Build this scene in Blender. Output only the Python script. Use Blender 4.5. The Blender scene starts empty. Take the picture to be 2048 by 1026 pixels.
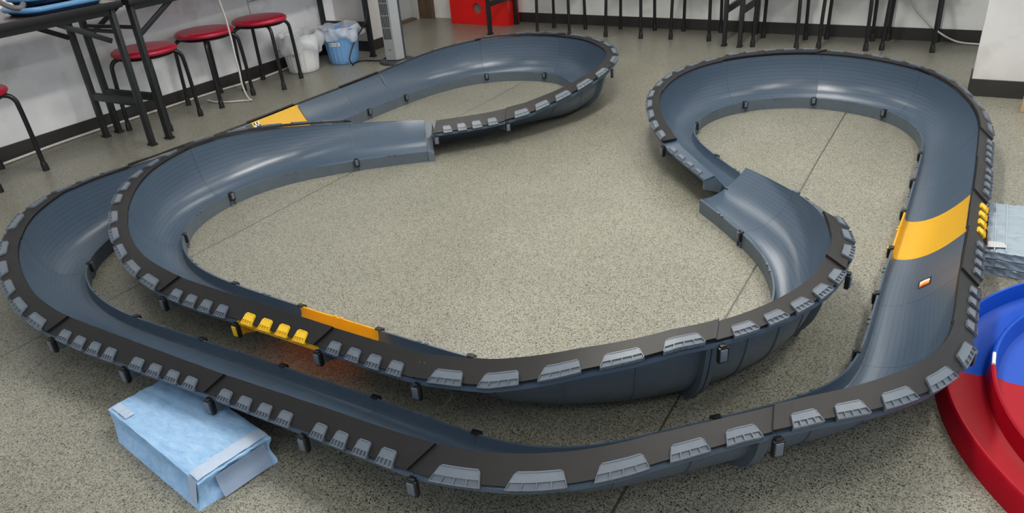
import bpy, bmesh, math, random, json
import numpy as np
from mathutils import Vector, Matrix
random.seed(7)
SC = bpy.context.scene
COL = SC.collection
# ------------------------------------------------------------------ camera
CAM_H = 1.2
F_PX = 1471.0
def _cam_axes():
    dn = np.array([1248-1024, 3273-513, F_PX], float); dn /= np.linalg.norm(dn)
    y = np.array([2029-1024, -343-513, F_PX], float); y /= np.linalg.norm(y)
    y = y - dn*(y@dn); y /= np.linalg.norm(y)
    z = -dn; x = np.cross(y, z)
    return np.stack([x, y, z])
R = _cam_axes()
cd = bpy.data.cameras.new('camera'); cam = bpy.data.objects.new('camera', cd); COL.objects.link(cam)
m = Matrix.Identity(4)
for i in range(3):
    m[i][0] = R[i, 0]; m[i][1] = -R[i, 1]; m[i][2] = -R[i, 2]
m[2][3] = CAM_H
cam.matrix_world = m
cd.sensor_width = 36.0; cd.lens = F_PX/2048*36.0; cd.clip_start = 0.02; cd.clip_end = 60
SC.camera = cam
# ------------------------------------------------------------------ world, exposure
w = bpy.data.worlds.new('world'); SC.world = w; w.use_nodes = True
bg = w.node_tree.nodes['Background']; bg.inputs[0].default_value = (.86, .93, 1.0, 1); bg.inputs[1].default_value = 1.15
SC.view_settings.view_transform = 'Standard'; SC.view_settings.look = 'None'
SC.view_settings.gamma = 1.0; SC.view_settings.use_curve_mapping = False
SC.view_settings.exposure = -0.06
TUBES = [(-2.9, 3.9, 4), (-2.9, 1.6, 5), (-1.0, 4.4, 12), (-1.0, 2.3, 48), (-1.0, .1, 1), (0.9, 4.4, 6), (0.9, 2.3, 22), (0.9, .1, 6)]
# ------------------------------------------------------------------ materials
def mat(name, col, rough=.5, spec=.5, metal=0, noise=0, nscale=30, bump=0, bscale=200, coat=0, trans=0, alpha=1, emit=None, sub=0):
    M = bpy.data.materials.new(name); M.use_nodes = True
    nt = M.node_tree; b = nt.nodes['Principled BSDF']
    b.inputs['Base Color'].default_value = (*col, 1)
    b.inputs['Roughness'].default_value = rough; b.inputs['Metallic'].default_value = metal
    b.inputs['Specular IOR Level'].default_value = spec
    b.inputs['Coat Weight'].default_value = coat
    b.inputs['Transmission Weight'].default_value = trans
    b.inputs['Alpha'].default_value = alpha
    if emit:
        b.inputs['Emission Color'].default_value = (*emit[0], 1); b.inputs['Emission Strength'].default_value = emit[1]
    tc = nt.nodes.new('ShaderNodeTexCoord')
    if noise:
        n = nt.nodes.new('ShaderNodeTexNoise'); n.inputs['Scale'].default_value = nscale; n.inputs['Detail'].default_value = 5
        nt.links.new(tc.outputs['Object'], n.inputs['Vector'])
        mx = nt.nodes.new('ShaderNodeMix'); mx.data_type = 'RGBA'
        mx.inputs['A'].default_value = (*[c*(1-noise) for c in col], 1); mx.inputs['B'].default_value = (*[min(1, c*(1+noise)) for c in col], 1)
        nt.links.new(n.outputs['Fac'], mx.inputs['Factor']); nt.links.new(mx.outputs['Result'], b.inputs['Base Color'])
    if bump:
        n2 = nt.nodes.new('ShaderNodeTexNoise'); n2.inputs['Scale'].default_value = bscale
        nt.links.new(tc.outputs['Object'], n2.inputs['Vector'])
        bp = nt.nodes.new('ShaderNodeBump'); bp.inputs['Strength'].default_value = bump; bp.inputs['Distance'].default_value = .002
        nt.links.new(n2.outputs['Fac'], bp.inputs['Height']); nt.links.new(bp.outputs['Normal'], b.inputs['Normal'])
    return M
def ramp(nt, els):
    r = nt.nodes.new('ShaderNodeValToRGB'); e = r.color_ramp.elements
    while len(e) > 1: e.remove(e[0])
    e[0].position = els[0][0]; e[0].color = els[0][1]
    for p, c in els[1:]:
        k = e.new(p); k.color = c
    return r
def mth(nt, op, a, b=None, c=None):
    n = nt.nodes.new('ShaderNodeMath'); n.operation = op
    for i, v in enumerate((a, b, c)):
        if v is None: continue
        if isinstance(v, (int, float)): n.inputs[i].default_value = v
        else: nt.links.new(v, n.inputs[i])
    return n.outputs[0]
def deck_mat(name, col, line, rough=.3):
    """moulded plastic with fine lengthwise grooves, u (across) and s (along) in the UV map, in metres"""
    M = mat(name, col, rough, .5); nt = M.node_tree; b = nt.nodes['Principled BSDF']
    uv = nt.nodes.new('ShaderNodeUVMap'); uv.uv_map = 'UVMap'
    sp = nt.nodes.new('ShaderNodeSeparateXYZ'); nt.links.new(uv.outputs[0], sp.inputs[0])
    fr = mth(nt, 'FRACT', mth(nt, 'DIVIDE', sp.outputs[0], .0148))
    ln = mth(nt, 'LESS_THAN', fr, .10)
    ln = mth(nt, 'MULTIPLY', ln, mth(nt, 'GREATER_THAN', sp.outputs[0], .028))
    n = nt.nodes.new('ShaderNodeTexNoise'); n.inputs['Scale'].default_value = 4; n.inputs['Detail'].default_value = 1
    mp = nt.nodes.new('ShaderNodeMapping'); mp.inputs['Scale'].default_value = (4, 1, 1)
    nt.links.new(uv.outputs[0], mp.inputs[0]); nt.links.new(mp.outputs[0], n.inputs['Vector'])
    m1 = nt.nodes.new('ShaderNodeMix'); m1.data_type = 'RGBA'
    m1.inputs['A'].default_value = (*[c*.94 for c in col], 1); m1.inputs['B'].default_value = (*[c*1.06 for c in col], 1)
    nt.links.new(n.outputs['Fac'], m1.inputs['Factor'])
    m2 = nt.nodes.new('ShaderNodeMix'); m2.data_type = 'RGBA'; m2.inputs['B'].default_value = (*line, 1)
    nt.links.new(mth(nt, 'MULTIPLY', ln, .62), m2.inputs['Factor']); nt.links.new(m1.outputs['Result'], m2.inputs['A'])
    nt.links.new(m2.outputs['Result'], b.inputs['Base Color'])
    b.inputs['Roughness'].default_value = rough
    return M
M_DECK = deck_mat('grey_plastic', (.056, .084, .124), (.022, .030, .046), .28)
M_DECKY = deck_mat('yellow_plastic', (.78, .51, .03), (.74, .47, .025), .36)
def see_through(M, k, col):
    nt = M.node_tree; b = nt.nodes['Principled BSDF']; o = nt.nodes['Material Output']
    t = nt.nodes.new('ShaderNodeBsdfTranslucent'); t.inputs[0].default_value = (*col, 1); mx = nt.nodes.new('ShaderNodeMixShader'); mx.inputs[0].default_value = k
    nt.links.new(b.outputs[0], mx.inputs[1]); nt.links.new(t.outputs[0], mx.inputs[2]); nt.links.new(mx.outputs[0], o.inputs[0])
see_through(M_DECKY, .35, (1.0, .42, .03))
M_GREY = mat('grey_clip_plastic', (.110, .133, .165), .42, noise=.12, nscale=60)
M_YEL = mat('yellow_clip_plastic', (.80, .50, .02), .4)
M_FOAM = mat('black_sheet', (.007, .0066, .0074), .42, .38, noise=.25, nscale=25, bump=.25, bscale=900)
M_BLACK = mat('black_plastic', (.009, .009, .010), .4)
M_PAINT = mat('black_paint', (.008, .008, .009), .35, .5)
M_LEG = mat('dark_table_steel', (.014, .017, .019), .45, noise=.2)
M_WOODTOP = mat('dark_brown_laminate', (.055, .034, .026), .3, noise=.35, nscale=18)
M_SEAT = mat('red_vinyl', (.42, .008, .035), .36, .5, noise=.1, nscale=40, coat=.15)
M_CHROME = mat('chrome', (.6, .6, .6), .2, metal=1)
M_WHITE = mat('white_cable', (.62, .60, .55), .5)
def wall_mat(name, col, seams=None, amt=.10):
    M = mat(name, col, .75, .25); nt = M.node_tree; b = nt.nodes['Principled BSDF']
    tc = nt.nodes.new('ShaderNodeTexCoord')
    n = nt.nodes.new('ShaderNodeTexNoise'); n.inputs['Scale'].default_value = 2.3; n.inputs['Detail'].default_value = 7; n.inputs['Roughness'].default_value = .6
    nt.links.new(tc.outputs['Object'], n.inputs['Vector'])
    r = ramp(nt, [(.25, (*[c*(1-amt*1.6) for c in col], 1)), (.5, (*[c*(1-amt*.3) for c in col], 1)), (.75, (*[min(1, c*(1+amt*.5)) for c in col], 1))])
    nt.links.new(n.outputs['Fac'], r.inputs[0])
    # dirt rubbed on low down: dark smears and scuffs
    n2 = nt.nodes.new('ShaderNodeTexNoise'); n2.inputs['Scale'].default_value = 5.5; n2.inputs['Detail'].default_value = 8
    nt.links.new(tc.outputs['Object'], n2.inputs['Vector'])
    r2 = ramp(nt, [(.54, (1, 1, 1, 1)), (.78, (.72, .71, .69, 1))]); nt.links.new(n2.outputs['Fac'], r2.inputs[0])
    mx = nt.nodes.new('ShaderNodeMix'); mx.data_type = 'RGBA'; mx.blend_type = 'MULTIPLY'; mx.inputs['Factor'].default_value = 1
    nt.links.new(r.outputs[0], mx.inputs['A']); nt.links.new(r2.outputs[0], mx.inputs['B'])
    out = mx.outputs['Result']
    if seams:
        sp = nt.nodes.new('ShaderNodeSeparateXYZ'); nt.links.new(tc.outputs['Object'], sp.inputs[0])
        acc = None
        for ax, pos, hw, lo_ax, lo in seams:
            l = mth(nt, 'LESS_THAN', mth(nt, 'ABSOLUTE', mth(nt, 'SUBTRACT', sp.outputs[ax], pos)), hw)
            if lo_ax is not None: l = mth(nt, 'MULTIPLY', l, mth(nt, 'GREATER_THAN', sp.outputs[lo_ax], lo))
            acc = l if acc is None else mth(nt, 'MAXIMUM', acc, l)
        ms = nt.nodes.new('ShaderNodeMix'); ms.data_type = 'RGBA'; ms.inputs['B'].default_value = (.16, .17, .19, 1)
        nt.links.new(mth(nt, 'MULTIPLY', acc, .7), ms.inputs['Factor']); nt.links.new(out, ms.inputs['A']); out = ms.outputs['Result']
    nt.links.new(out, b.inputs['Base Color'])
    return M
def floor_mat():
    M = bpy.data.materials.new('speckled_vinyl'); M.use_nodes = True; nt = M.node_tree; b = nt.nodes['Principled BSDF']
    tc = nt.nodes.new('ShaderNodeTexCoord')
    nz = nt.nodes.new('ShaderNodeTexNoise'); nz.inputs['Scale'].default_value = 160; nz.inputs['Detail'].default_value = 2
    nt.links.new(tc.outputs['Object'], nz.inputs['Vector'])
    ad = nt.nodes.new('ShaderNodeMix'); ad.data_type = 'VECTOR'; ad.inputs['Factor'].default_value = .0045
    nt.links.new(tc.outputs['Object'], ad.inputs['A']); nt.links.new(nz.outputs['Color'], ad.inputs['B'])
    vo = nt.nodes.new('ShaderNodeTexVoronoi'); vo.inputs['Scale'].default_value = 400
    nt.links.new(ad.outputs['Result'], vo.inputs['Vector'])
    sp = nt.nodes.new('ShaderNodeSeparateColor'); nt.links.new(vo.outputs['Color'], sp.inputs[0])
    r = ramp(nt, [(0, (.040, .037, .025, 1)), (.10, (.045, .042, .029, 1)), (.13, (.14, .133, .096, 1)), (.32, (.20, .192, .145, 1)), (.34, (.265, .256, .208, 1)), (.7, (.295, .286, .236, 1)), (.72, (.35, .34, .288, 1)), (1, (.38, .37, .318, 1))])
    nt.links.new(sp.outputs[0], r.inputs[0])
    n = nt.nodes.new('ShaderNodeTexNoise'); n.inputs['Scale'].default_value = 1.6; n.inputs['Detail'].default_value = 6
    nt.links.new(tc.outputs['Object'], n.inputs['Vector'])
    r2 = ramp(nt, [(.3, (.70, .71, .70, 1)), (.65, (.88, .885, .885, 1))]); nt.links.new(n.outputs['Fac'], r2.inputs[0])
    mx = nt.nodes.new('ShaderNodeMix'); mx.data_type = 'RGBA'; mx.blend_type = 'MULTIPLY'; mx.inputs['Factor'].default_value = 1
    nt.links.new(r.outputs[0], mx.inputs['A']); nt.links.new(r2.outputs[0], mx.inputs['B'])
    # welded joints between the vinyl sheets, 1.88 m apart
    xyz = nt.nodes.new('ShaderNodeSeparateXYZ'); nt.links.new(tc.outputs['Object'], xyz.inputs[0])
    jn = None
    wob = mth(nt, 'MULTIPLY_ADD', n.outputs['Fac'], .012, -.006)
    for px in (-2.335, -.456, 1.42):
        l = mth(nt, 'LESS_THAN', mth(nt, 'ABSOLUTE', mth(nt, 'ADD', mth(nt, 'SUBTRACT', xyz.outputs[0], px), wob)), .0032)
        jn = l if jn is None else mth(nt, 'MAXIMUM', jn, l)
    m3 = nt.nodes.new('ShaderNodeMix'); m3.data_type = 'RGBA'; m3.inputs['B'].default_value = (.045, .042, .03, 1)
    nt.links.new(mth(nt, 'MULTIPLY', jn, .8), m3.inputs['Factor']); nt.links.new(mx.outputs['Result'], m3.inputs['A'])
    nt.links.new(m3.outputs['Result'], b.inputs['Base Color'])
    nt.links.new(mth(nt, 'MULTIPLY_ADD', n.outputs['Fac'], .22, .22), b.inputs['Roughness'])
    b.inputs['Specular IOR Level'].default_value = .42
    return M
# ------------------------------------------------------------------ object helpers
def tag(o, label=None, cat=None, group=None, kind=None):
    if label: o['label'] = label
    if cat: o['category'] = cat
    if group: o['group'] = group
    if kind: o['kind'] = kind
    return o
def thing(name, label, cat, loc=(0, 0, 0), rz=0, group=None):
    o = bpy.data.objects.new(name, None); COL.objects.link(o); o.empty_display_size = .05
    o.location = loc; o.rotation_euler = (0, 0, rz)
    return tag(o, label, cat, group)
class MB:
    def __init__(s): s.v = []; s.f = []; s.uv = {}; s.mi = []
    def add(s, vs, fs, mi=0, uvs=None):
        o = len(s.v); s.v += [tuple(map(float, p)) for p in vs]
        if uvs is not None:
            for i, q in enumerate(uvs): s.uv[o+i] = q
        for f in fs: s.f.append(tuple(o+i for i in f)); s.mi.append(mi)
        return s
    def box(s, c, size, mi=0, axes=None, bev=0):
        hx, hy, hz = [d/2 for d in size]
        bm = bmesh.new(); bmesh.ops.create_cube(bm, size=1)
        bmesh.ops.scale(bm, vec=size, verts=bm.verts)
        if bev: bmesh.ops.bevel(bm, geom=list(bm.edges), offset=min(bev, min(size)*.45), segments=2, affect='EDGES', profile=.6)
        bm.verts.index_update(); P = [v.co.copy() for v in bm.verts]; F = [[v.index for v in f.verts] for f in bm.faces]; bm.free()
        c = Vector(c)
        if axes: A = [Vector(a) for a in axes]; P = [c + A[0]*p.x + A[1]*p.y + A[2]*p.z for p in P]
        else: P = [c+p for p in P]
        return s.add(P, F, mi)
    def prism(s, poly, lift, mi=0):
        """poly: list of 3D points (planar), lift: 3D offset vector"""
        n = len(poly); L = Vector(lift); A = [Vector(p) for p in poly]; B = [p+L for p in A]
        return s.add(A+B, [list(range(n))[::-1], [n+i for i in range(n)]] + [[i, (i+1) % n, n+(i+1) % n, n+i] for i in range(n)], mi)
    def tube(s, pts, r, seg=10, mi=0, cap=True):
        P = [Vector(p) for p in pts]; n = len(P)
        rs = r if isinstance(r, (list, tuple)) else [r]*n
        T = []
        for i in range(n):
            t = P[min(i+1, n-1)]-P[max(i-1, 0)]; T.append(t.normalized() if t.length > 1e-9 else Vector((0, 0, 1)))
        u = T[0].orthogonal().normalized(); vs = []
        for i in range(n):
            u = (u - T[i]*u.dot(T[i])); u.normalize(); q = T[i].cross(u)
            for k in range(seg):
                a = 2*math.pi*k/seg; vs.append(P[i]+(u*math.cos(a)+q*math.sin(a))*rs[i])
        fs = [[i*seg+k, i*seg+(k+1) % seg, (i+1)*seg+(k+1) % seg, (i+1)*seg+k] for i in range(n-1) for k in range(seg)]
        if cap: fs += [list(range(seg))[::-1], [(n-1)*seg+k for k in range(seg)]]
        return s.add(vs, fs, mi)
    def lathe(s, prof, seg=40, mi=0, c=(0, 0, 0), a0=0, a1=2*math.pi, fn=None):
        full = abs(a1-a0-2*math.pi) < 1e-6; n = seg if full else seg+1; vs = []
        for k in range(n):
            a = a0+(a1-a0)*k/seg
            for j, (r, z) in enumerate(prof):
                rr, zz = fn(a, j, r, z) if fn else (r, z)
                vs.append((c[0]+rr*math.cos(a), c[1]+rr*math.sin(a), c[2]+zz))
        m_ = len(prof); fs = []
        for k in range(seg):
            k2 = (k+1) % n
            for j in range(m_-1): fs.append([k*m_+j, k2*m_+j, k2*m_+j+1, k*m_+j+1])
        return s.add(vs, fs, mi)
    def build(s, name, mats, parent=None, smooth=35):
        me = bpy.data.meshes.new(name); me.from_pydata(s.v, [], s.f)
        for M in (mats if isinstance(mats, (list, tuple)) else [mats]): me.materials.append(M)
        for p, k in zip(me.polygons, s.mi): p.material_index = k
        if s.uv:
            l = me.uv_layers.new(name='UVMap')
            for lp in me.loops: l.data[lp.index].uv = s.uv.get(lp.vertex_index, (0, 0))
        me.validate(); me.update()
        bm = bmesh.new(); bm.from_mesh(me); bmesh.ops.recalc_face_normals(bm, faces=bm.faces); bm.to_mesh(me); bm.free()
        if smooth:
            me.polygons.foreach_set('use_smooth', [True]*len(me.polygons)); me.set_sharp_from_angle(angle=math.radians(smooth))
        o = bpy.data.objects.new(name, me); COL.objects.link(o)
        if parent: o.parent = parent
        return o
def dup(root, loc=None, rz=None, label=None):
    r = root.copy(); COL.objects.link(r)
    if loc is not None: r.location = loc
    if rz is not None: r.rotation_euler = (0, 0, rz)
    if label: r['label'] = label
    for ch in list(root.children):
        c = ch.copy(); COL.objects.link(c); c.parent = r
        for g in list(ch.children):
            d = g.copy(); COL.objects.link(d); d.parent = c
    return r
def spline(pts, n=8):
    P = [Vector(p) for p in pts]; E = [2*P[0]-P[1]]+P+[2*P[-1]-P[-2]]; out = []
    for i in range(1, len(E)-2):
        a, b, c, d = E[i-1:i+3]
        for k in range(n):
            t = k/n; out.append(.5*((2*b)+(c-a)*t+(2*a-5*b+4*c-d)*t*t+(3*b-a-3*c+d)*t**3))
    return out+[P[-1]]
def struct(mb, name, M, smooth=0): return tag(mb.build(name, M, smooth=smooth), kind='structure')
# ------------------------------------------------------------------ the room
LX = -4.295
def back_y(x): return 5.69 - .0365*(x+4.6)
fl = MB().add([(-5.2, -2.2, 0), (2.6, -2.2, 0), (2.6, 6.2, 0), (-5.2, 6.2, 0)], [[0, 1, 2, 3]]); struct(fl, 'floor', floor_mat())
M_WALL_L = wall_mat('painted_panel_left', (.90, .90, .93), seams=[(1, 3.585, .004, 2, .0), (2, .50, .005, 1, 3.585)])
M_WALL_B = wall_mat('painted_panel_back', (.90, .90, .88))
M_WALL_P = wall_mat('painted_pillar', (.67, .655, .64), amt=.10)
M_BASE = mat('dark_skirting', (.028, .026, .024), .5, noise=.3, nscale=8)
H = 2.6
struct(MB().box((LX-.06, 1.0, H/2), (.12, 6.78, H)), 'wall_left', M_WALL_L)
bw = MB(); a = (-4.62, back_y(-4.62)); b_ = (2.6, back_y(2.6))
bw.prism([(a[0], a[1], 0), (b_[0], b_[1], 0), (b_[0], b_[1]+.12, 0), (a[0], a[1]+.12, 0)], (0, 0, H)); struct(bw, 'wall_back', M_WALL_B)
struct(MB().box((LX-.005, 4.57, H/2), (.64, .36, H)), 'wall_pillar', M_WALL_P)
struct(MB().box((.05+.275, 4.325+.10, H/2), (.55, .20, H)), 'wall_column', M_WALL_P)
struct(MB().box((LX+.006, 1.0, .0375), (.012, 6.78, .075)), 'baseboard_left', M_BASE)
bb = MB(); bb.prism([(-4.05, back_y(-4.05)-.012, 0), (2.6, back_y(2.6)-.012, 0), (2.6, back_y(2.6), 0), (-4.05, back_y(-4.05), 0)], (0, 0, .078)); struct(bb, 'baseboard_back', M_BASE)
bp_ = MB(); bp_.box((LX+.165, 4.57-.187, .0375), (.324, .014, .075)); bp_.box((LX+.321, 4.57, .0375), (.014, .386, .075)); struct(bp_, 'baseboard_pillar', M_BASE)
bc = MB(); bc.box((.05+.275, 4.325-.006, .042), (.562, .012, .084)); bc.box((.05-.004, 4.325+.10, .042), (.008, .21, .084)); struct(bc, 'baseboard_column', M_BASE)
struct(MB().add([(-5.2, -2.2, H), (2.6, -2.2, H), (2.6, 6.2, H), (-5.2, 6.2, H)], [[3, 2, 1, 0]]), 'ceiling', mat('ceiling_board', (.62, .62, .60), .9))
# door in the far left corner with its brown jamb
M_DOOR = mat('grey_door_paint', (.42, .44, .46), .45, noise=.08); M_JAMB = mat('brown_jamb', (.115, .075, .045), .5, noise=.3, nscale=12)
struct(MB().box((-4.50, 5.20, 1.03), (.05, .88, 2.06)).box((-4.474, 5.20, .135), (.012, .80, .23), bev=.004).box((-4.474, 5.20, .68), (.012, .80, .76), bev=.004), 'door_1', M_DOOR)
struct(MB().box((-4.42, 5.64, 1.05), (.14, .06, 2.1)).box((-4.34, 5.655, 1.05), (.10, .05, 2.1)), 'trim_1', M_JAMB)
struct(MB().box((-4.445, 5.20, .008), (.05, .90, .016)), 'trim_2', M_JAMB)
struct(MB().box((-4.44, 5.585, 1.04), (.05, .035, 2.08)), 'trim_3', mat('pale_metal_edge', (.5, .5, .48), .4))
# fluorescent battens on the ceiling
M_TUBE = mat('lamp_tube', (.9, .9, .9), .5, emit=((1, .97, .9), 24)); M_BATTEN = mat('batten', (.75, .75, .73), .5)
for i, (lx, ly, e) in enumerate(TUBES):
    t = thing('ceiling_light', 'white fluorescent batten light on the ceiling above the race track', 'ceiling light', (lx, ly, H), group='ceiling lights above the frame')
    MB().box((0, 0, -.03), (.20, 1.28, .06), bev=.01).build('housing', M_BATTEN, t)
    for dx in (-.05, .05): MB().tube([(dx, -.6, -.085), (dx, .6, -.085)], .016, 10).build('tube', M_TUBE, t)
    ld = bpy.data.lights.new('lamp', 'AREA'); ld.shape = 'RECTANGLE'; ld.size = .22; ld.size_y = 1.25; ld.energy = e; ld.color = (1, .97, .90)
    lo = bpy.data.objects.new('lamp', ld); COL.objects.link(lo); lo.location = (0, 0, -.115); lo.parent = t
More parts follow.
